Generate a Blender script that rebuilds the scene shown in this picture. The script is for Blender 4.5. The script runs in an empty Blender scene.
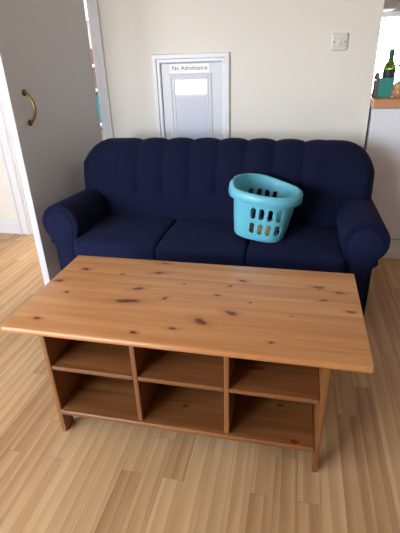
import bpy, bmesh, math, random
from mathutils import Vector, Matrix
random.seed(7)
SC = bpy.context.scene
COL = SC.collection
PI = math.pi

# ------------------------------------------------------------------ helpers
def srgb(r, g, b):
    f = lambda c: (c/255/12.92) if c/255 <= .04045 else ((c/255+.055)/1.055)**2.4
    return (f(r), f(g), f(b), 1)

def link(o, parent=None):
    COL.objects.link(o)
    if parent: o.parent = parent
    return o

def obj(name, bm, mat, parent=None, smooth=False, loc=None, rot=None):
    bmesh.ops.recalc_face_normals(bm, faces=bm.faces)
    me = bpy.data.meshes.new(name)
    bm.to_mesh(me); bm.free()
    if mat: me.materials.append(mat)
    if smooth:
        for p in me.polygons: p.use_smooth = True
    o = bpy.data.objects.new(name, me)
    if loc: o.location = loc
    if rot: o.rotation_euler = rot
    return link(o, parent)

def autosmooth(o, ang=40):
    for p in o.data.polygons: p.use_smooth = True
    o.data.set_sharp_from_angle(angle=math.radians(ang))
    return o

def thing(name, label, cat, loc=(0, 0, 0), rotz=0, group=None):
    o = bpy.data.objects.new(name, None)
    o.empty_display_size = .1
    o.location = loc; o.rotation_euler = (0, 0, rotz)
    o['label'] = label; o['category'] = cat
    if group: o['group'] = group
    return link(o)

def tag(o, label, cat, group=None):
    o['label'] = label; o['category'] = cat
    if group: o['group'] = group
    return o

def struct(o):
    o['kind'] = 'structure'
    return o

def box(bm, x0, x1, y0, y1, z0, z1, bev=0, seg=2):
    r = bmesh.ops.create_cube(bm, size=1)
    vs = r['verts']
    for v in vs:
        v.co = Vector(((x0+x1)/2+v.co.x*(x1-x0), (y0+y1)/2+v.co.y*(y1-y0), (z0+z1)/2+v.co.z*(z1-z0)))
    if bev:
        es = {e for v in vs for e in v.link_edges}
        bmesh.ops.bevel(bm, geom=list(es), offset=bev, segments=seg, profile=.5, affect='EDGES', clamp_overlap=True)
    return bm

def bx(*a, **k):
    return box(bmesh.new(), *a, **k)

def tube(bm, pts, r, n=10, caps=True):
    pts = [Vector(p) for p in pts]
    rad = r if isinstance(r, (list, tuple)) else [r]*len(pts)
    rings = []
    up = None
    for i, p in enumerate(pts):
        d = (pts[min(i+1, len(pts)-1)]-pts[max(i-1, 0)]).normalized()
        if up is None:
            up = Vector((0, 0, 1)) if abs(d.z) < .9 else Vector((1, 0, 0))
        s = d.cross(up).normalized(); t = s.cross(d).normalized(); up = t
        rings.append([bm.verts.new(p+rad[i]*(math.cos(2*PI*k/n)*s+math.sin(2*PI*k/n)*t)) for k in range(n)])
    for a, b in zip(rings, rings[1:]):
        for k in range(n): bm.faces.new((a[k], a[(k+1) % n], b[(k+1) % n], b[k]))
    if caps:
        bm.faces.new(rings[0]); bm.faces.new(rings[-1])
    return bm

def lathe(bm, prof, n=28, c=(0, 0, 0)):
    rings = []
    for r, z in prof:
        if r <= 1e-6: rings.append([bm.verts.new((c[0], c[1], c[2]+z))])
        else: rings.append([bm.verts.new((c[0]+r*math.cos(2*PI*k/n), c[1]+r*math.sin(2*PI*k/n), c[2]+z)) for k in range(n)])
    for a, b in zip(rings, rings[1:]):
        for k in range(n):
            k2 = (k+1) % n
            if len(a) == 1 and len(b) == 1: continue
            if len(a) == 1: bm.faces.new((a[0], b[k], b[k2]))
            elif len(b) == 1: bm.faces.new((a[k], a[k2], b[0]))
            else: bm.faces.new((a[k], a[k2], b[k2], b[k]))
    return bm

def prism(bm, poly, axis, a0, a1, bev=0, seg=2):
    """poly: 2D outline; axis 'x': poly=(y,z); 'y': poly=(x,z)"""
    mk = (lambda p, a: (a, p[0], p[1])) if axis == 'x' else (lambda p, a: (p[0], a, p[1]))
    A = [bm.verts.new(mk(p, a0)) for p in poly]; B = [bm.verts.new(mk(p, a1)) for p in poly]
    n = len(poly)
    fa = bm.faces.new(A); fb = bm.faces.new(B)
    for k in range(n): bm.faces.new((A[k], A[(k+1) % n], B[(k+1) % n], B[k]))
    if bev:
        es = list(set(list(fa.edges)+list(fb.edges)))
        bmesh.ops.bevel(bm, geom=es, offset=bev, segments=seg, profile=.5, affect='EDGES', clamp_overlap=True)
    return bm

def rbox(sx, sy, sz, r, cuts=(20, 20, 6), puff=0, wob=0):
    """soft rounded box centred on the origin"""
    bm = bmesh.new()
    nx, ny, nz = cuts
    vm = {}
    def vert(i, j, k):
        if (i, j, k) not in vm:
            vm[(i, j, k)] = bm.verts.new((sx*(i/nx-.5), sy*(j/ny-.5), sz*(k/nz-.5)))
        return vm[(i, j, k)]
    for i in range(nx):
        for j in range(ny):
            for k in (0, nz): bm.faces.new([vert(i, j, k), vert(i+1, j, k), vert(i+1, j+1, k), vert(i, j+1, k)])
    for i in range(nx):
        for k in range(nz):
            for j in (0, ny): bm.faces.new([vert(i, j, k), vert(i+1, j, k), vert(i+1, j, k+1), vert(i, j, k+1)])
    for j in range(ny):
        for k in range(nz):
            for i in (0, nx): bm.faces.new([vert(i, j, k), vert(i, j+1, k), vert(i, j+1, k+1), vert(i, j, k+1)])
    for v in bm.verts:
        p = v.co.copy()
        q = Vector([max(-(s/2-r), min(s/2-r, c)) for s, c in zip((sx, sy, sz), p)])
        d = p-q
        if d.length > 1e-9: p = q+d.normalized()*r
        bx_ = max(0, 1-(2*p.x/sx)**2); by_ = max(0, 1-(2*p.y/sy)**2); bz_ = max(0, 1-(2*p.z/sz)**2)
        if p.z > 0: p.z += puff*(bx_*by_)**.5
        p.y += (-1 if p.y < 0 else 1)*puff*.5*(bx_*bz_)**.5
        if wob: p.z += wob*math.sin(p.x*23+1)*math.sin(p.y*19+2)*(1 if p.z > 0 else 0)
        v.co = p
    return bm

def ss(a, b, x):
    t = max(0, min(1, (x-a)/(b-a))); return t*t*(3-2*t)

# ------------------------------------------------------------------ materials
class NT:
    def __init__(s, name, rough=.6, spec=.5):
        s.m = bpy.data.materials.new(name); s.m.use_nodes = True
        s.t = s.m.node_tree; s.b = s.t.nodes['Principled BSDF']
        s.b.inputs['Roughness'].default_value = rough
        s.b.inputs['Specular IOR Level'].default_value = spec
    def n(s, typ, **kw):
        nd = s.t.nodes.new(typ)
        for k, v in kw.items():
            if k.startswith('i_'): nd.inputs[int(k[2:]) if k[2:].isdigit() else k[2:].replace('_', ' ')].default_value = v
            else: setattr(nd, k, v)
        return nd
    def l(s, a, b): s.t.links.new(a, b)
    def math(s, op, a, b=None, clamp=False):
        nd = s.n('ShaderNodeMath', operation=op, use_clamp=clamp)
        for i, x in enumerate((a, b)):
            if x is None: continue
            if isinstance(x, (int, float)): nd.inputs[i].default_value = x
            else: s.l(x, nd.inputs[i])
        return nd.outputs[0]
    def vmath(s, op, a, b=None):
        nd = s.n('ShaderNodeVectorMath', operation=op)
        for i, x in enumerate((a, b)):
            if x is None: continue
            if isinstance(x, (tuple, list)): nd.inputs[i].default_value = x
            else: s.l(x, nd.inputs[i])
        return nd
    def mix(s, fac, a, b, mode='MIX'):
        nd = s.n('ShaderNodeMix', data_type='RGBA', blend_type=mode)
        for sock, x in ((nd.inputs[0], fac), (nd.inputs[6], a), (nd.inputs[7], b)):
            if isinstance(x, (int, float, tuple)): sock.default_value = x
            else: s.l(x, sock)
        return nd.outputs[2]
    def noise(s, vec, scale, detail=3, rough=.5):
        nd = s.n('ShaderNodeTexNoise'); s.l(vec, nd.inputs['Vector'])
        nd.inputs['Scale'].default_value = scale; nd.inputs['Detail'].default_value = detail
        nd.inputs['Roughness'].default_value = rough
        return nd.outputs[0]
    def ramp(s, fac, stops):
        nd = s.n('ShaderNodeValToRGB'); s.l(fac, nd.inputs[0])
        e = nd.color_ramp.elements
        while len(e) < len(stops): e.new(.5)
        for el, (p, c) in zip(e, stops): el.position = p; el.color = c if len(c) == 4 else (*c, 1)
        return nd.outputs[0]
    def bump(s, h, strength=.2, dist=.01):
        nd = s.n('ShaderNodeBump'); nd.inputs['Strength'].default_value = strength; nd.inputs['Distance'].default_value = dist
        s.l(h, nd.inputs['Height']); s.l(nd.outputs[0], s.b.inputs['Normal'])
    def col(s, c):
        if isinstance(c, tuple): s.b.inputs['Base Color'].default_value = c
        else: s.l(c, s.b.inputs['Base Color'])
    def obco(s): return s.n('ShaderNodeTexCoord').outputs['Object']

def paint(name, c, rough=.6, spec=.4, var=.04, bscale=30, bstr=.06, coat=0):
    t = NT(name, rough, spec); co = t.obco()
    f = t.noise(co, 2.3, 4)
    dark = tuple(x*(1-var*2) for x in c[:3])+(1,)
    t.col(t.mix(f, dark, c))
    if bstr: t.bump(t.noise(co, bscale, 4), bstr, .01)
    if coat:
        t.b.inputs['Coat Weight'].default_value = coat; t.b.inputs['Coat Roughness'].default_value = .04
    return t.m

def plain(name, c, rough=.5, spec=.5, metal=0, trans=0):
    t = NT(name, rough, spec); co = t.obco()
    f = t.noise(co, 25, 2)
    t.col(t.mix(f, tuple(x*.92 for x in c[:3])+(1,), c))
    t.b.inputs['Metallic'].default_value = metal
    t.b.inputs['Transmission Weight'].default_value = trans
    return t.m

def fabric(name, c, c2):
    t = NT(name, .95, .12); co = t.obco()
    f = t.noise(co, 6, 4); w = t.noise(co, 420, 2)
    t.col(t.mix(t.math('ADD', t.math('MULTIPLY', f, .6), t.math('MULTIPLY', w, .4)), c, c2))
    t.b.inputs['Sheen Weight'].default_value = .10
    t.b.inputs['Sheen Roughness'].default_value = .5
    t.b.inputs['Sheen Tint'].default_value = srgb(90, 98, 150)
    t.bump(t.math('ADD', t.math('MULTIPLY', w, .15), t.noise(co, 9, 3)), .25, .012)
    return t.m

def pine(name, axis='x', knots=(), c1=(182, 121, 71), c2=(213, 156, 100), board=.093, rough=.33):
    """honey pine; knots = (a, b, ra, rb, angle) along / across the grain in the part's own frame"""
    t = NT(name, rough, .45); co = t.obco()
    sep = t.n('ShaderNodeSeparateXYZ'); t.l(co, sep.inputs[0])
    X, Y, Z = sep.outputs
    if axis == 'x': along, across, deep = X, Y, Z
    elif axis == 'y': along, across, deep = Y, X, Z
    else: along, across, deep = Z, Y, X
    cmb = t.n('ShaderNodeCombineXYZ'); t.l(along, cmb.inputs[0]); t.l(across, cmb.inputs[1]); t.l(deep, cmb.inputs[2])
    base = cmb.outputs[0]
    bid = t.math('FLOOR', t.math('DIVIDE', t.math('ADD', across, .0417), board))
    wn = t.n('ShaderNodeTexWhiteNoise', noise_dimensions='1D'); t.l(bid, wn.inputs['W'])
    off = t.n('ShaderNodeCombineXYZ'); t.l(t.math('MULTIPLY', wn.outputs[0], 7), off.inputs[0])
    p = t.vmath('ADD', base, off.outputs[0]).outputs[0]
    s1 = t.vmath('MULTIPLY', p, (1.1, 16, 16)).outputs[0]
    s2 = t.vmath('MULTIPLY', p, (5, 130, 130)).outputs[0]
    g1 = t.noise(s1, 1, 5, .55); g2 = t.noise(s2, 1, 3)
    g = t.math('ADD', t.math('MULTIPLY', g1, .75), t.math('MULTIPLY', g2, .25))
    g = t.math('ADD', g, t.math('MULTIPLY', t.math('SUBTRACT', wn.outputs[0], .5), .16))
    col = t.ramp(g, [(.34, srgb(*c1)), (.50, srgb(*[(a+b)/2 for a, b in zip(c1, c2)])), (.64, srgb(*c2))])
    if knots:
        warp = t.n('ShaderNodeTexNoise'); t.l(base, warp.inputs['Vector']); warp.inputs['Scale'].default_value = 42
        wv = t.vmath('SUBTRACT', warp.outputs['Color'], (.5, .5, .5)).outputs[0]
        wv = t.vmath('MULTIPLY', wv, (.030, .014, 0)).outputs[0]
        flat = t.vmath('MULTIPLY', t.vmath('ADD', base, wv).outputs[0], (1, 1, 0)).outputs[0]
        dmin = None
        for (a, b, ra, rb, an) in knots:
            mp = t.n('ShaderNodeMapping', vector_type='TEXTURE')
            mp.inputs['Location'].default_value = (a, b, 0); mp.inputs['Rotation'].default_value = (0, 0, an)
            mp.inputs['Scale'].default_value = (ra, rb, 1)
            t.l(flat, mp.inputs[0])
            d = t.vmath('LENGTH', mp.outputs[0]).outputs['Value']
            dmin = d if dmin is None else t.math('MINIMUM', dmin, d)
        halo = t.ramp(t.math('MULTIPLY', dmin, .30), [(.30, (1, 1, 1)), (.85, (0, 0, 0))])
        col = t.mix(t.math('MULTIPLY', halo, .45), col, srgb(150, 84, 42))
        core = t.ramp(t.math('MULTIPLY', dmin, .5), [(.36, (1, 1, 1)), (.58, (0, 0, 0))])
        heart = t.mix(t.noise(base, 160, 2), srgb(70, 26, 14), srgb(120, 54, 28))
        col = t.mix(core, col, heart)
    t.col(col)
    t.bump(g, .05, .004)
    t.b.inputs['Coat Weight'].default_value = .3; t.b.inputs['Coat Roughness'].default_value = .24
    return t.m

def laminate(name):
    t = NT(name, .38, .4); co = t.obco()
    sep = t.n('ShaderNodeSeparateXYZ'); t.l(co, sep.inputs[0])
    cmb = t.n('ShaderNodeCombineXYZ'); t.l(sep.outputs[1], cmb.inputs[0]); t.l(sep.outputs[0], cmb.inputs[1])
    v = cmb.outputs[0]
    br = t.n('ShaderNodeTexBrick', offset=.37, offset_frequency=2, squash=.72, squash_frequency=3)
    t.l(v, br.inputs['Vector'])
    br.inputs['Color1'].default_value = (0, 0, 0, 1); br.inputs['Color2'].default_value = (1, 1, 1, 1); br.inputs['Mortar'].default_value = (.5, .5, .5, 1)
    br.inputs['Scale'].default_value = 1; br.inputs['Mortar Size'].default_value = .0008
    br.inputs['Mortar Smooth'].default_value = .3
    br.inputs['Brick Width'].default_value = .95; br.inputs['Row Height'].default_value = .078
    tone = br.outputs['Color']
    off = t.vmath('MULTIPLY', tone, (9, 3, 0)).outputs[0]
    p = t.vmath('ADD', v, off).outputs[0]
    g1 = t.noise(t.vmath('MULTIPLY', p, (1.3, 15, 1)).outputs[0], 1, 5, .62)
    g2 = t.noise(t.vmath('MULTIPLY', p, (9, 190, 1)).outputs[0], 1, 3)
    rings = t.n('ShaderNodeTexWave', wave_type='BANDS', bands_direction='Y', wave_profile='SAW')
    t.l(t.vmath('MULTIPLY', p, (.55, 7.5, 1)).outputs[0], rings.inputs['Vector'])
    rings.inputs['Scale'].default_value = .8; rings.inputs['Distortion'].default_value = 9; rings.inputs['Detail'].default_value = 3
    rings.inputs['Detail Scale'].default_value = .6
    bw = t.n('ShaderNodeRGBToBW'); t.l(tone, bw.inputs[0])
    k = t.math('ADD', t.math('MULTIPLY', g1, .52), t.math('MULTIPLY', g2, .10))
    k = t.math('ADD', k, t.math('MULTIPLY', rings.outputs['Fac'], .19))
    k = t.math('ADD', k, t.math('MULTIPLY', bw.outputs[0], .24))
    col = t.ramp(k, [(.22, FLOOR[0]), (.5, FLOOR[1]), (.80, FLOOR[2])])
    col = t.mix(t.math('MULTIPLY', br.outputs['Fac'], .55), col, srgb(96, 66, 40))
    t.col(col)
    t.bump(k, .03, .003)
    return t.m
FLOOR = (srgb(146, 106, 72), srgb(186, 147, 105), srgb(212, 177, 134))

M = {}
M['wall'] = paint('wall_paint', srgb(234, 230, 221), .75, .25, .03, 14, .12)
M['ceiling'] = paint('ceiling_paint', srgb(236, 230, 220), .8, .2)
M['dim'] = paint('low_bounce_beige', srgb(176, 168, 160), .85, .2)  # walls toned darker to cut bounce light and deepen the shadows
M['gloss'] = paint('white_gloss_paint', srgb(228, 229, 234), .35, .4, .015, 40, .02)
M['plaque'] = paint('plaque_white', srgb(246, 246, 246), .35, .4, .01, 20, .01)
M['leaf'] = paint('cupboard_door_paint', srgb(214, 216, 223), .35, .4, .015, 40, .02)
M['door'] = paint('door_paint', srgb(214, 215, 219), .5, .35, .02, 18, .04)
M['panel'] = paint('glossy_panel', srgb(214, 217, 232), .05, .5, .01, 3, .012, 1.0)
M['floor'] = laminate('laminate_floor')
M['navy'] = fabric('navy_fabric', (.0050, .0068, .025, 1), (.0080, .0106, .036, 1))
M['navy_seat'] = fabric('navy_seat_fabric', (.0068, .0092, .033, 1), (.0108, .0142, .048, 1))
M['black'] = plain('black_plastic', (.01, .01, .012, 1), .6)
M['brass'] = plain('aged_brass', srgb(132, 108, 64), .36, .5, 1)
M['teal'] = None
M['white_plastic'] = plain('white_plastic', srgb(222, 222, 214), .35)
M['screw'] = plain('screw_metal', srgb(120, 118, 112), .4, .5, 1)
M['ink'] = plain('sign_ink', srgb(52, 54, 60), .6)
M['cabinet'] = paint('cabinet_white', srgb(236, 238, 246), .4, .4, .01, 20, .01)
M['worktop'] = pine('worktop_wood', 'x', (), (188, 128, 90), (212, 154, 114))

# ------------------------------------------------------------------ camera
h = 1.3453352
R = Vector((.9761312821, .2147217346, -.0325928959))
U = Vector((-.0681049868, .4451370019, .8928688371))
F = Vector((-.2062266494, .8693374639, -.4491357733))
cam = bpy.data.cameras.new('camera')
cam.sensor_fit = 'HORIZONTAL'; cam.sensor_width = 36; cam.lens = 423.3257/400*36
cam.clip_start = .02
co = bpy.data.objects.new('camera', cam); COL.objects.link(co)
m = Matrix((R, U, -F)).transposed().to_4x4(); m.translation = (0, 0, h)
co.matrix_world = m
SC.camera = co

# ------------------------------------------------------------------ room shell
YW = 3.0          # the wall behind the sofa
XL, XR, YR, ZC = -3.3, 2.3, -1.5, 2.4
YK = 5.2
XE = .426         # where the sofa wall ends
HX0, HX1 = -2.20, -1.41   # doorway in the sofa wall
WT = .12

struct(obj('floor', bx(XL-.1, XR+.1, YR-.1, YK+.1, -.1, 0), M['floor']))
struct(obj('ceiling', bx(XL-.1, XR+.1, YR-.1, YK+.1, ZC, ZC+.1), M['ceiling']))
bm = bmesh.new()
box(bm, XL, HX0, YW, YW+WT, 0, ZC); box(bm, HX0, HX1+.018, YW, YW+WT, 2.03, ZC)
CX0, CX1, CZ = -.935, -.517, 1.297      # cupboard doorway
box(bm, HX1+.018, CX0, YW, YW+WT, 0, ZC); box(bm, CX0, CX1, YW, YW+WT, CZ, ZC); box(bm, CX0, CX1, YW+.06, YW+WT, 0, CZ)
box(bm, CX1, XE, YW, YW+WT, 0, ZC)
struct(obj('wall_back', bm, M['wall']))
LY0, LY1, LZ0, LZ1 = -1.38, -.10, 1.0, 2.3
bm = bmesh.new()
box(bm, XL-.1, XL, YR-.1, LY0, 0, ZC); box(bm, XL-.1, XL, LY1, YK+.1, 0, ZC)
box(bm, XL-.1, XL, LY0, LY1, 0, LZ0); box(bm, XL-.1, XL, LY0, LY1, LZ1, ZC)
struct(obj('wall_left', bm, M['wall']))
struct(obj('wall_right', bx(XR, XR+.1, YR-.1, YK+.1, 0, ZC), M['dim']))

def wall_with_window(name, y0, y1, x0, x1, z0, z1):
    bm = bmesh.new()
    box(bm, XL, x0, y0, y1, 0, ZC); box(bm, x1, XR, y0, y1, 0, ZC)
    box(bm, x0, x1, y0, y1, 0, z0); box(bm, x0, x1, y0, y1, z1, ZC)
    return struct(obj(name, bm, M['dim']))
RWX0, RWX1, RWZ0, RWZ1 = -2.9, -1.4, .69, 2.2
KWX0, KWX1, KWZ0, KWZ1 = .35, 2.1, .86, 1.66
wall_with_window('wall_rear', YR-.1, YR, RWX0, RWX1, RWZ0, RWZ1)
wall_with_window('wall_kitchen', YK, YK+.1, KWX0, KWX1, KWZ0, KWZ1)
# hall partition: the kitchen is cut off from the hall behind the sofa wall
struct(obj('wall_hall', bx(XE-WT, XE, YW+WT, YK, 0, ZC), M['wall']))

def window(name, y, x0, x1, z0, z1, nm, side=None):
    e = bpy.data.objects.new(name, None); link(e); struct(e); e.location = ((x0+x1)/2, y, z0)
    if side is not None: e.location = (side, (x0+x1)/2, z0); e.rotation_euler = (0, 0, PI/2)
    w, hh = x1-x0, z1-z0; fr = .05
    bm = bmesh.new()
    box(bm, -w/2, -w/2+fr, -.03, .03, 0, hh, .004); box(bm, w/2-fr, w/2, -.03, .03, 0, hh, .004)
    box(bm, -w/2+fr, w/2-fr, -.03, .03, 0, fr, .004); box(bm, -w/2+fr, w/2-fr, -.03, .03, hh-fr, hh, .004)
    for k in range(1, nm):
        xx = -w/2+w*k/nm; box(bm, xx-.025, xx+.025, -.03, .03, fr, hh-fr, .004)
    obj('window_frame', bm, M['gloss'], e)
window('window_1', YR-.05, RWX0, RWX1, RWZ0, RWZ1, 2)
window('window_2', YK+.05, KWX0, KWX1, KWZ0, KWZ1, 2)

window('window_3', 0, LY0, LY1, LZ0, LZ1, 2, XL-.05)

# skirting boards
def skirt(name, x0, x1, y, d=1):
    prof = [(0, 0), (-.018*d, 0), (-.018*d, .085), (-.012*d, .098), (-.010*d, .115), (-.004*d, .125), (0, .125)]
    return struct(obj(name, prism(bmesh.new(), [(y+a, z) for a, z in prof], 'x', x0, x1), M['gloss']))
skirt('baseboard_back', XL, HX0-.105, YW)
skirt('baseboard_rear', XL, XR, YR, -1)
b = skirt('baseboard_sofa', HX1+.085, CX0-.052, YW)
b = skirt('baseboard_end', CX1+.052, XE, YW)

# doorway linings and architraves
def moulded(bm, x0, x1, z0, z1, y, steps, right=True):
    """vertical moulded board; steps = (share of the width, depth) from outer to inner edge"""
    w = x1-x0
    pts = [((x0 if right else x1), y)]
    for s, d in steps: pts.append(((x0+w*s) if right else (x1-w*s), y-d))
    pts.append(((x1 if right else x0), y))
    A = [bm.verts.new((p[0], p[1], z0)) for p in pts]; B = [bm.verts.new((p[0], p[1], z1)) for p in pts]
    n = len(pts); bm.faces.new(A); bm.faces.new(B)
    for k in range(n): bm.faces.new((A[k], A[(k+1) % n], B[(k+1) % n], B[k]))
ST = [(0, .014), (.12, .030), (.3, .030), (.38, .018), (.62, .016), (.72, .022), (.9, .022), (1, .010)]
bm = bmesh.new()
moulded(bm, HX0-.105, HX0, 0, 2.12, YW, ST)
box(bm, HX0-.105, HX1+.084, YW-.022, YW, 2.03, 2.12, .004)
struct(obj('trim_1', bm, M['gloss']))
bm = bmesh.new(); box(bm, HX1+.008, HX1+.084, YW-.018, YW, 0, 2.03, .004)
struct(obj('trim_2', bm, M['gloss']))
bm = bmesh.new(); box(bm, HX0, HX0+.014, YW-.005, YW+WT+.005, 0, 2.03); box(bm, HX0+.014, HX1+.004, YW-.005, YW+WT+.005, 2.016, 2.03)
box(bm, HX1+.004, HX1+.018, YW-.004, YW+WT+.005, 0, 2.03)
struct(obj('trim_3', bm, M['gloss']))

# the room door, swung open beside the sofa
A = Vector((-1.408, 2.970, 0)); B = Vector((-.7072*2.14, 2.14, 0))
dv = (B-A); L = dv.length; ang = math.atan2(dv.y, dv.x)
door = bpy.data.objects.new('door_1', None); link(door); struct(door)
door.location = A; door.rotation_euler = (0, 0, ang)
# local x runs from the hinge to the free edge; the sofa side is local +y, the slab lies at -y
obj('door_leaf', bx(0, L, -.050, 0, .006, 2.0, .0025), M['door'], door)
hd = bpy.data.objects.new('door_handle', None); link(hd, door)
hx = L-.115
bm = bmesh.new()
for z in (1.185, 1.025):
    lathe(bm, [(0, 0), (.017, 0), (.018, .004), (.012, .008), (.008, .012), (0, .012)], 20)
    for v in bm.verts:
        if not v.tag:
            v.co = Vector((hx+v.co.x, v.co.z, z+v.co.y)); v.tag = True
pts = []
for k in range(17):
    u = k/16
    pts.append((hx, .008+.045*math.sin(PI*u)**.75, 1.187-.164*u))
tube(bm, pts, [.0062+.002*math.sin(PI*k/16) for k in range(17)], 12)
autosmooth(obj('pull', bm, M['brass'], hd))
for z in (.25, 1.05, 1.8):
    bm = bmesh.new(); tube(bm, [(-.004, -.030, z-.04), (-.004, -.030, z+.04)], .006, 10)
    obj('hinge', bm, M['brass'], door, True)

# the low cupboard door in the wall
cd = bpy.data.objects.new('door_2', None); link(cd); struct(cd); cd.location = ((CX0+CX1)/2, YW, 0)
wC = CX1-CX0
bm = bmesh.new(); box(bm, -wC/2+.003, wC/2-.003, .006, .04, .01, CZ-.004, .003)
obj('door_leaf', bm, M['leaf'], cd)
def ring(bm, x0, x1, z0, z1, w, y, prof):
    """picture-frame moulding on the wall; prof = (share in from the outer edge, height)"""
    loops = []
    for s, d in prof:
        o = w*s
        loops.append([bm.verts.new((x, y-d, z)) for x, z in ((x0+o, z0+o), (x1-o, z0+o), (x1-o, z1-o), (x0+o, z1-o))])
    for a, b2 in zip(loops, loops[1:]):
        for k in range(4): bm.faces.new((a[k], a[(k+1) % 4], b2[(k+1) % 4], b2[k]))
bm = bmesh.new()
ring(bm, -wC/2+.058, wC/2-.068, .2, 1.228, .036, .006, [(0, 0), (.1, .005), (.3, .006), (.45, .002), (.62, .002), (.75, .005), (.95, .0045), (1, -.004)])
obj('panel_moulding', bm, M['leaf'], cd)
obj('panel', bx(-wC/2+.095, wC/2-.105, .0035, .010, .236, 1.192, .001), M['panel'], cd)
bm = bmesh.new()
loops = []
for q, d in [(-.053, 0), (-.053, .012), (-.048, .020), (-.026, .020), (-.020, .011), (-.004, .011), (.002, .005), (.002, 0)]:
    loops.append([bm.verts.new((x, -d, z)) for x, z in ((-wC/2+q, 0), (-wC/2+q, CZ-q), (wC/2-q, CZ-q), (wC/2-q, 0))])
for a, b2 in zip(loops, loops[1:]+loops[:1]):
    for k in range(3): bm.faces.new((a[k], a[k+1], b2[k+1], b2[k]))
for k in (0, 3): bm.faces.new([l_[k] for l_ in loops])
obj('door_frame', bm, M['gloss'], cd)

sg = thing('sign', 'small white plaque reading No Admittance across the top of the low cupboard door', 'sign', (-.734, YW+.006, 1.26))
obj('plaque', bx(-.138, .138, -.005, 0, -.030, .028, .004), M['plaque'], sg)
tc = bpy.data.curves.new('lettering', 'FONT'); tc.body = 'No Admittance'; tc.size = .0385; tc.align_x = 'CENTER'; tc.align_y = 'CENTER'
tc.extrude = .0006; tc.offset = 0; tc.materials.append(M['ink'])
tmp = bpy.data.objects.new('lettering', tc); COL.objects.link(tmp); bpy.context.view_layer.update()
me = bpy.data.meshes.new_from_object(tmp.evaluated_get(bpy.context.evaluated_depsgraph_get())); bpy.data.objects.remove(tmp)
to = bpy.data.objects.new('lettering', me); link(to, sg); to.location = (0, -.0052, .002); to.rotation_euler = (PI/2, 0, 0)

# wall switch
sw = thing('light_switch', 'square white switch plate screwed to the wall above the sofa', 'switch', (.202, YW, 1.381))
autosmooth(obj('plate', rbox(.094, .012, .094, .0055, (12, 6, 12)), M['white_plastic'], sw, loc=(0, -.006, 0)))
obj('rocker', bx(-.012, .012, -.0165, -.010, -.022, .022, .002), M['white_plastic'], sw)
for s in (-1, 1):
    bm = lathe(bmesh.new(), [(0, 0), (.0042, 0), (.0042, .0012), (.003, .002), (0, .002)], 14)
    obj('screw', bm, M['screw'], sw, loc=(s*.032, -.012, 0), rot=(PI/2, 0, 0))

# ------------------------------------------------------------------ sofa
SX = -.474
sofa = thing('sofa', 'navy blue three seat sofa with scalloped tufted back and rolled arms', 'sofa', (SX, 0, 0))
ra_ = math.radians(-1.2); pv = Vector((SX-.94, 2.05, 0))
sofa.location = pv+Matrix.Rotation(ra_, 3, 'Z')@(Vector((SX, 0, 0))-pv); sofa.rotation_euler = (0, 0, ra_)
# rear body
def sofa_back():
    bm = bmesh.new()
    NU, NV = 170, 46
    HW = .900
    us = []
    for i in range(NU+1):
        s = -1+2*i/NU
        us.append(HW*(1-(1-abs(s))**1.25)*(1 if s >= 0 else -1) if abs(s) > .62 else None)
    a = .62; ua = HW*(1-(1-a)**1.25)
    us = [u if u is not None else ua*(-1+2*i/NU)/a for i, u in enumerate(us)]
    dips = [k*.168 for k in range(-3, 4)]
    def scal(u):
        if abs(u) > .504+.12: return 1
        return abs(math.sin(PI*u/.168))**.6
    def top(u):
        z = .868+.016*scal(u) - .014*(abs(u)/HW)**2
        r = .19; e = HW-abs(u)
        if e < r:
            z -= r*1.0*(1-math.sqrt(max(0, 1-(1-e/r)**2)))
        return z
    Z0 = .30
    front, rear = [], []
    for i, u in enumerate(us):
        zt = top(u); fr, rr = [], []
        for j in range(NV+1):
            t = j/NV; t = 1-(1-t)**1.35
            z = Z0+(zt-Z0)*t
            dt = (zt-z); dsd = HW-abs(u)
            d = min(dt, dsd*1.2) if dsd < .3 else dt
            w = .085; q = min(1, d/w)
            p = math.sqrt(max(0, 1-(1-q)**2))
            thick = .20-.05*ss(.4, .85, z)
            mid = 2.545+.16*(z-.42)
            bul = .018*scal(u)*ss(.5, .70, z)
            # pulled tufts in the middle of the back
            for dd in dips:
                e2 = ((u-dd)/.022)**2+((z-.615)/.035)**2
                bul -= .016*math.exp(-e2)
            bul += .022*math.sin(PI*min(1, max(0, (z-.40)/.44)))
            fr.append(Vector((u, mid-(thick/2+bul)*p, z)))
            rr.append(Vector((u, mid+thick/2*p+.02, z)))
        front.append(fr); rear.append(rr)
    FV = [[bm.verts.new(c) for c in r] for r in front]
    RV = [[bm.verts.new(c) for c in r] for r in rear]
    for i in range(NU):
        for j in range(NV):
            bm.faces.new((FV[i][j], FV[i+1][j], FV[i+1][j+1], FV[i][j+1]))
            bm.faces.new((RV[i][j], RV[i][j+1], RV[i+1][j+1], RV[i+1][j]))
        bm.faces.new((FV[i][NV], FV[i+1][NV], RV[i+1][NV], RV[i][NV]))
        bm.faces.new((FV[i][0], RV[i][0], RV[i+1][0], FV[i+1][0]))
    for i in (0, NU):
        for j in range(NV): bm.faces.new((FV[i][j], FV[i][j+1], RV[i][j+1], RV[i][j]))
    return bm
obj('backrest', sofa_back(), M['navy'], sofa, True)
# lower body under the cushions
bm = bmesh.new(); box(bm, -.75, .75, 2.055, 2.72, .05, .315, .02, 3)
autosmooth(obj('base', bm, M['navy'], sofa))
# cushions
for k in (-1, 0, 1):
    o = obj('seat_cushion', rbox(.496, .50, .112, .020, (36, 36, 12), .014, .002), M['navy_seat'], sofa, True,
            loc=(.0+k*.495, 2.005+.25, .362))
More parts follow.
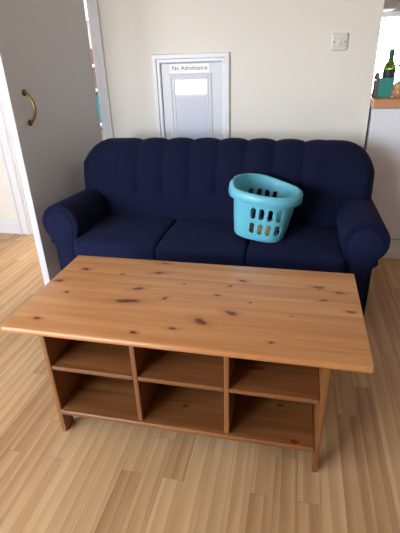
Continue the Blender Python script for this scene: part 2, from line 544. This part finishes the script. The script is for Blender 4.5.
# arms
def arm_profile(s):
    P = [(.748, .05), (.748, .38), (.730, .43)]
    cx_, cz, r = .826, .498, .115
    for k in range(0, 25):
        a = PI+.25-(PI+.25+math.radians(58))*k/24
        P.append((cx_+r*math.cos(a), cz+r*math.sin(a)))
    P += [(.880, .388), (.876, .365), (.875, .33), (.876, .25), (.878, .05)]
    return [(s*x, z) for x, z in P]
for s in (-1, 1):
    arm = obj('armrest', prism(bmesh.new(), arm_profile(s), 'y', 2.040, 2.66, .016, 4), M['navy'], sofa)
    for v in arm.data.vertices:
        if v.co.z > .3: v.co.z -= .035*ss(2.1, 2.55, v.co.y)*ss(.3, .5, v.co.z)
    autosmooth(arm, 50)
    # softly padded front facing with its piping, and the roll seam
    pr = arm_profile(s)
    cx_, cz = s*.830, .33
    inner = [((x-cx_)*.70+cx_, (z-cz)*.86+cz) for x, z in pr]
    f = obj('arm_front', prism(bmesh.new(), inner, 'y', 2.037, 2.052, .003, 3), M['navy_seat'], arm)
    autosmooth(f, 50)
    pts = [(s*(.828+.086*math.cos(a)), 2.041, .498+.086*math.sin(a)) for a in [PI*.95-(PI*.95+.8)*k/28 for k in range(29)]]
    obj('piping', tube(bmesh.new(), pts, .0035, 8), M['navy'], arm, True)
for x in (-.80, .80):
    for y in (2.10, 2.60):
        obj('foot', lathe(bmesh.new(), [(0, 0), (.020, 0), (.028, .055), (0, .055)], 16), M['black'], sofa, loc=(x, y, 0))

# ------------------------------------------------------------------ coffee table
TX, TY = -.363, 1.3686
tab = thing('coffee_table', 'knotty honey pine coffee table with six open cubbies below', 'table', (TX, TY, 0))
hw, hd2 = .629, .3084
KN = [(-.889,1.534,.016,.010,0),(-.958,1.415,.018,.010,.2),(-.877,1.329,.010,.006,0),(-.888,1.136,.013,.009,0),(-.707,1.514,.007,.006,.5),
      (-.551,1.548,.024,.009,.2),(-.552,1.642,.020,.007,0),(-.593,1.404,.022,.010,.35),(-.602,1.304,.046,.014,.12),(-.465,1.349,.014,.007,.8),
      (-.380,1.156,.015,.008,0),(-.507,1.113,.011,.008,0),(-.292,1.214,.024,.015,-.5),(-.197,1.286,.022,.012,-.25),(-.183,1.533,.016,.008,-.3),
      (-.232,1.483,.010,.006,.9),(.115,1.526,.017,.008,0),(.196,1.495,.016,.008,0),(.132,1.427,.012,.006,.3),(.225,1.363,.016,.007,0),
      (-.043,1.135,.008,.006,0),(-.136,1.366,.006,.005,0),(-.269,1.404,.010,.007,0),(.02,1.30,.004,.003,0),(-.42,1.47,.005,.004,0)]
mt = pine('pine_tabletop', 'x', [(a-TX, b_-TY, ra*1.1, rb*.9, an) for a, b_, ra, rb, an in KN])
mside = pine('pine_side_shaded', 'z', [(.27, .06, .013, .009, 0)], (114, 69, 36), (152, 100, 57), .15)  # same pine as the top, cubby shade put into darker colours
def shelf_mat(kn): return pine('pine_shelf_shaded', 'x', kn, (114, 69, 36), (156, 102, 57), .12)  # shelf pine darkened too, standing in for shade inside the cubbies
r_ = .0125
pf = [(-hd2+r_*(1-math.sin(a)), .487+.0129*math.cos(a)) for a in [PI*k/10 for k in range(11)]]
pf = pf+[(-y, z) for y, z in reversed(pf)]
bm = prism(bmesh.new(), pf, 'x', -hw, hw, .006, 3)
autosmooth(obj('tabletop', bm, mt, tab), 35)
y0, y1 = 1.073-TY, 1.664-TY
def panel_poly():
    P = [(y0, 0), (y0+.060, 0)]
    for k in range(9):
        a = PI/2*k/8
        P.append((y0+.060+.05*(1-math.cos(a)), .075*math.sin(a)))
    for k in range(9):
        a = PI/2*(1-k/8)
        P.append((y1-.060-.05*(1-math.cos(a)), .075*math.sin(a)))
    P += [(y1-.060, 0), (y1, 0), (y1, .474), (y0, .474)]
    return P
px = [-.852-TX, .1465-TX]
for x0, x1 in ((px[0], px[0]+.020), (px[1]-.020, px[1])):
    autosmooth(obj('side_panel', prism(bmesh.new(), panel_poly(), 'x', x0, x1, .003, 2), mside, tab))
D = [(-.514-TX, -.496-TX), (-.188-TX, -.170-TX)]
for x0, x1 in D:
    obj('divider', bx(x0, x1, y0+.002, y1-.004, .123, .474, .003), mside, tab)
xs = [px[0]+.020, D[0][0], D[0][1], D[1][0], D[1][1], px[1]-.020]
kb = [(-.42-TX, -.06, .02, .008, .3), (-.36-TX, -.19, .012, .008, 0), (-.0-TX, -.12, .012, .008, 0), (.06-TX, y0+.012, .016, .008, 0), (-.62-TX, -.1, .012, .008, 0)]
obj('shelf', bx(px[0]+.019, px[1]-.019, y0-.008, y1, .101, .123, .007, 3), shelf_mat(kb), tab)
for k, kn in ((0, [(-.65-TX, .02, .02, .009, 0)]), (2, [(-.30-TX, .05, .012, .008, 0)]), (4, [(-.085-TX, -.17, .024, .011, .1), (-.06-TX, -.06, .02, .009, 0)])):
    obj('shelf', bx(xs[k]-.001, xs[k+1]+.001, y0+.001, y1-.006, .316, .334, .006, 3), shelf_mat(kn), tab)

# ------------------------------------------------------------------ laundry basket
def teal():
    t = NT('teal_plastic', .28, .5); c = t.obco()
    t.col(t.mix(t.noise(c, 8, 2), srgb(98, 182, 204), srgb(118, 202, 222)))
    t.b.inputs['Subsurface Weight'].default_value = .15
    t.b.inputs['Subsurface Radius'].default_value = (.01, .02, .02)
    return t.m
M['teal'] = teal()
bas = thing('laundry_basket', 'turquoise plastic laundry basket with slotted sides standing on the sofa', 'basket', (-.178, 2.205, .436), math.radians(-9))
bas.rotation_euler = (math.radians(-1.5), math.radians(6.5), math.radians(-9))
def sup(th, a, b_, n=2.7):
    c, s = math.cos(th), math.sin(th)
    r = (abs(c/a)**n+abs(s/b_)**n)**(-1/n)
    return r*c, r*s
HB = .262
def rimz(th):
    dg = math.degrees(th) % 360
    return HB+.024*ss(45, 125, dg)*(1-ss(192, 222, dg))
def basket_body():
    bm = bmesh.new(); NA = 240; NVv = 64
    rows = []
    ctr = bm.verts.new((0, 0, .004))
    for s in (.5, .86): rows.append([bm.verts.new((*[c*s for c in sup(2*PI*k/NA, .130, .110)], .002)) for k in range(NA)])
    for k in range(6):       # rounded foot
        a = PI/2*k/5
        rows.append([bm.verts.new((*sup(2*PI*q/NA, .120+.018*math.sin(a), .100+.018*math.sin(a)), .020*(1-math.cos(a)))) for q in range(NA)])
    nb = len(rows)
    for j in range(1, NVv+1):
        t = j/NVv; row = []
        for k in range(NA):
            th = 2*PI*k/NA
            a = .138+.034*t**.9; b_ = .118+.036*t**.9
            x, y = sup(th, a, b_, 2.7-.3*t)
            row.append(bm.verts.new((x, y, .02+(rimz(th)-.02)*t)))
        rows.append(row)
    def hole(c):
        if abs(c.y) < .06: return False
        for xc in (-.066, -.022, .022, .066):
            for z0, z1 in ((.046, .108), (.130, .194)) if c.y < 0 else ((.046, .108), (.140, .214)):
                xx = c.x-xc*(1+.25*(c.z-.12))-(.046 if c.y < 0 else -.040); r = .0128
                zz = max(z0+r-c.z, 0, c.z-(z1-r))
                if xx*xx+zz*zz < r*r: return True
        return False
    for k in range(NA): bm.faces.new((ctr, rows[0][k], rows[0][(k+1) % NA]))
    for i in range(len(rows)-1):
        for k in range(NA):
            k2 = (k+1) % NA
            q = (rows[i][k], rows[i][k2], rows[i+1][k2], rows[i+1][k])
            c = sum((v.co for v in q), Vector())/4
            if i >= nb and hole(c): continue
            bm.faces.new(q)
    return bm
o = obj('body', basket_body(), M['teal'], bas, True)
md = o.modifiers.new('thickness', 'SOLIDIFY'); md.thickness = .0035; md.offset = -1
def basket_rim():
    bm = bmesh.new(); NA = 160; rows = []
    prof = [(-.004, -.006), (-.004, .003), (.002, .007), (.010, .006), (.018, .001), (.022, -.010), (.024, -.040), (.020, -.042), (.0175, -.014), (.010, -.002), (.002, -.004)]
    for k in range(NA):
        th = 2*PI*k/NA
        x, y = sup(th, .172, .154, 2.4); n = Vector((x, y, 0)).normalized()
        dd = abs((th-math.radians(186)+PI) % (2*PI)-PI)
        notch = math.exp(-(dd/.14)**2)
        rows.append([bm.verts.new((x+n.x*o_*(1-.55*notch), y+n.y*o_*(1-.55*notch), rimz(th)+z_)) for o_, z_ in prof])
    m_ = len(prof)
    for k in range(NA):
        a, b_ = rows[k], rows[(k+1) % NA]
        for j in range(m_): bm.faces.new((a[j], a[(j+1) % m_], b_[(j+1) % m_], b_[j]))
    return bm
obj('rim', basket_rim(), M['teal'], bas, True)
# folded cloth in the basket
clm = fabric('beige_cloth', srgb(150, 140, 112), srgb(186, 176, 146))
cl = obj('folded_cloth', rbox(.19, .15, .055, .024, (20, 16, 8), .012, .005), clm, None, True,
         loc=(-.178+.003, 2.205, .432+.042), rot=(math.radians(-1.5), math.radians(4.5), math.radians(-9)))
tag(cl, 'beige folded cloth lying in the bottom of the turquoise basket', 'cloth')

# ------------------------------------------------------------------ kitchen counter and what stands on it
cab = thing('kitchen_cabinet', 'tall white kitchen cabinet under the wooden worktop behind the sofa arm', 'cabinet', (.430, 2.925, 0))
obj('body', bx(0.012, 1.3, .022, .55, .145, 1.010), M['cabinet'], cab)
obj('front_panel', bx(.010, .60, 0, .020, .160, 1.006, .002), M['cabinet'], cab)
obj('front_panel', bx(.604, 1.3, 0, .020, .160, 1.006, .002), M['cabinet'], cab)
obj('plinth', bx(.012, 1.3, .006, .05, 0, .142, .002), M['cabinet'], cab)
CT = 1.062
wt = obj('worktop', bx(.428, 1.78, 2.905, 3.50, 1.012, CT, .005), M['worktop'])
tag(wt, 'orange brown wooden worktop on the white kitchen cabinet', 'worktop')

gl = plain('green_glass', (.16, .34, .03, 1), .06, .5, 0, .75)
bt = thing('bottle', 'dark wine bottle with lime green shoulder behind the teal box', 'bottle', (.533, 3.14, CT))
bt.scale = (.93, .93, .94)
lathe_prof = [(0, .0), (.036, 0), (.039, .006), (.039, .165), (.037, .182), (.028, .202), (.017, .218), (.0145, .235), (.0145, .275), (.016, .277), (.016, .285), (.013, .287), (0, .287)]
obj('glass', lathe(bmesh.new(), lathe_prof), gl, bt, True)
obj('wine_label', lathe(bmesh.new(), [(.0394, .015), (.0402, .017), (.0402, .160), (.0394, .162)]), plain('dark_label', srgb(52, 44, 58), .5), bt, True)
obj('capsule', lathe(bmesh.new(), [(.0152, .232), (.0158, .234), (.0168, .276), (.0168, .286), (.012, .2885), (0, .289)]), plain('teal_foil', srgb(30, 92, 84), .4), bt, True)

tb = thing('box', 'teal cardboard box standing in front of the wine bottle', 'box', (.509, 3.07, CT), math.radians(4))
tm = paint('teal_card', srgb(64, 152, 144), .55, .3, .08, 30, .05)
obj('body', bx(-.045, .045, -.028, .028, 0, .105, .002), tm, tb)
obj('lid', bx(-.047, .047, -.030, .030, .092, .110, .002), tm, tb)

gj = thing('pepper_mill', 'small grey mill by the wall end on the worktop', 'mill', (.452, 3.05, CT))
gj.scale = (1, 1, 1.18)
gm = plain('grey_stone', srgb(124, 116, 114), .6)
obj('body', lathe(bmesh.new(), [(0, 0), (.018, 0), (.019, .01), (.0155, .04), (.0165, .075), (.018, .085), (0, .085)], 20), gm, gj, True)
obj('top', lathe(bmesh.new(), [(0, .086), (.016, .087), (.0175, .1), (.014, .115), (.006, .122), (0, .123)], 20), gm, gj, True)

bg = rbox(.105, .09, .088, .04, (16, 14, 14), .006, .006)
for v in bg.verts:
    v.co += Vector((.004*math.sin(v.co.z*90+v.co.y*50), .003*math.sin(v.co.x*80), .004*math.sin(v.co.x*70+v.co.y*60)))
bt2 = NT('tan_wrap', .5, .4); c_ = bt2.obco()
bt2.col(bt2.ramp(bt2.noise(c_, 26, 4, .6), [(.35, srgb(150, 100, 66)), (.5, srgb(196, 152, 112)), (.68, srgb(236, 214, 186))])); bt2.bump(bt2.noise(c_, 40, 3), .6, .01)
o = obj('bag', bg, bt2.m, None, True, loc=(.600, 3.045, CT+.0405))
tag(o, 'crumpled tan bag on the worktop beside the teal box', 'bag')

pl = thing('potted_plant', 'small leafy plant in a dark blue pot behind the tan bag', 'plant', (.66, 3.20, CT))
obj('pot', lathe(bmesh.new(), [(0, 0), (.034, 0), (.046, .09), (.048, .095), (.042, .095), (.040, .08), (0, .08)], 24), plain('blue_pot', srgb(40, 58, 110), .3), pl, True)
lm = plain('leaf_green', srgb(46, 104, 100), .5)
bm = bmesh.new()
for k in range(16):
    an = k*2.4; tl = .25+.75*random.random(); ln = .045+.03*random.random(); wd = .014
    d = Vector((math.cos(an), math.sin(an), 0)); s_ = Vector((-d.y, d.x, 0))
    b0 = Vector((0, 0, .08))
    tip = b0+d*(.05*tl+.02)+Vector((0, 0, .05+.07*(1-tl)))
    tube(bm, [b0, b0*.4+tip*.6+Vector((0, 0, .01)), tip], .0018, 6)
    up = Vector((0, 0, 1))
    cols = []
    for q in range(6):
        u = q/5; w = wd*math.sin(PI*min(.97, u*.9+.07))
        c = tip+d*ln*u+up*(.012*math.sin(PI*u)-.012*u)
        cols.append((bm.verts.new(c-s_*w), bm.verts.new(c+up*.003), bm.verts.new(c+s_*w)))
    for a, b_ in zip(cols, cols[1:]):
        bm.faces.new((a[0], a[1], b_[1], b_[0])); bm.faces.new((a[1], a[2], b_[2], b_[1]))
obj('foliage', bm, lm, pl, True)

# grey wall cupboard by the kitchen window
wc = thing('wall_cabinet', 'grey wall cupboard high up beside the kitchen window', 'cabinet', (.62, 4.98, 1.655))
gcm = paint('grey_cupboard', srgb(150, 146, 144), .5)
obj('body', bx(-.18, .18, -.12, .2, 0, .6, .002), gcm, wc)
obj('door', bx(-.178, .178, -.14, -.121, .002, .598, .002), gcm, wc)

# ------------------------------------------------------------------ hall behind the doorway: a narrow bookcase seen through the hinge gap
bc = thing('bookcase', 'narrow white bookcase in the hall seen through the door gap', 'bookcase', (-1.86, 3.98, 0))
bm = bmesh.new()
obj('side', bx(-.30, -.28, -.12, .12, 0, 1.65), M['gloss'], bc); obj('side', bx(.28, .30, -.12, .12, 0, 1.65), M['gloss'], bc)
obj('back_panel', bx(-.28, .28, .105, .12, .06, 1.65), M['gloss'], bc)
SZ = [.50, .77, 1.07, 1.27, 1.63]
for z in SZ: obj('shelf', bx(-.28, .28, -.12, .105, z, z+.02), M['gloss'], bc)
def stow(name, si, hh, col, label, cat):
    b_ = thing(name, label, cat, (-1.84, 3.98, SZ[si]+.02))
    mm = paint('card_'+label.split()[0], srgb(*col), .6, .3)
    obj('body', bx(-.20, .20, -.105, .09, 0, hh-.03, .004), mm, b_)
    obj('lid', bx(-.204, .204, -.108, .093, hh-.03, hh, .004), mm, b_)
stow('storage_box', 3, .125, (96, 70, 60), 'brown storage box on the upper bookcase shelf seen through the door gap', 'box')
stow('storage_box', 2, .16, (104, 82, 74), 'taupe storage box on the middle bookcase shelf, above the teal box', 'box')
stow('storage_box', 1, .25, (22, 122, 140), 'blue green storage box on the lower bookcase shelf seen through the door gap', 'box')
stow('storage_box', 0, .20, (150, 120, 108), 'pale pinkish storage box on the lowest bookcase shelf in the hall', 'box')
struct(obj('wall_hall_end', bx(XL, XE-WT, 4.6, 4.7, 0, ZC), M['wall']))

# ------------------------------------------------------------------ light: daylight through the windows
w = bpy.data.worlds.new('sky'); SC.world = w; w.use_nodes = True
nt = w.node_tree; bgd = nt.nodes['Background']
tcn = nt.nodes.new('ShaderNodeTexCoord'); sp = nt.nodes.new('ShaderNodeSeparateXYZ'); nt.links.new(tcn.outputs['Generated'], sp.inputs[0])
rp = nt.nodes.new('ShaderNodeValToRGB'); mr = nt.nodes.new('ShaderNodeMapRange')
mr.inputs['From Min'].default_value = -1; mr.inputs['From Max'].default_value = 1
nt.links.new(sp.outputs[2], mr.inputs[0]); nt.links.new(mr.outputs[0], rp.inputs[0])
e = rp.color_ramp.elements
e[0].position = .40; e[0].color = (.20, .19, .18, 1); e[1].position = .4565; e[1].color = (.30, .30, .31, 1)
n1 = rp.color_ramp.elements.new(.4595); n1.color = (.90, .95, 1.0, 1)
n2 = rp.color_ramp.elements.new(.75); n2.color = (.70, .84, 1.0, 1)
nt.links.new(rp.outputs[0], bgd.inputs[0]); bgd.inputs[1].default_value = 9.0

def portal(name, x0, x1, z0, z1, y, into):
    L_ = bpy.data.lights.new(name, 'AREA'); L_.shape = 'RECTANGLE'; L_.size = x1-x0; L_.size_y = z1-z0
    L_.cycles.is_portal = True
    o = bpy.data.objects.new(name, L_); link(o); o.location = ((x0+x1)/2, y, (z0+z1)/2)
    o.rotation_euler = (PI/2 if into > 0 else -PI/2, 0, 0)
    return o
portal('daylight_window', RWX0, RWX1, RWZ0, RWZ1, YR-.12, 1)
portal('daylight_kitchen', KWX0, KWX1, KWZ0, KWZ1, YK+.12, -1)
o = portal('daylight_side', LY0, LY1, LZ0, LZ1, 0, 1); o.location = (XL-.12, (LY0+LY1)/2, (LZ0+LZ1)/2); o.rotation_euler = (PI/2, 0, -PI/2)
# added fill light for the unseen hall, no fixture there
def point_fill(name, loc, e_, r, c):
    L_ = bpy.data.lights.new(name, 'POINT'); L_.energy = e_; L_.shadow_soft_size = r; L_.color = c
    o = bpy.data.objects.new(name, L_); link(o); o.location = loc
point_fill('hall_fill', (-1.9, 3.5, 2.1), 25, .12, (1, .97, .93))

vs = SC.view_settings
vs.view_transform = 'Standard'; vs.look = 'None'; vs.gamma = 1; vs.use_curve_mapping = False
vs.exposure = 1.45
SC.cycles.use_denoising = True
SC.cycles.max_bounces = 10; SC.cycles.diffuse_bounces = 6
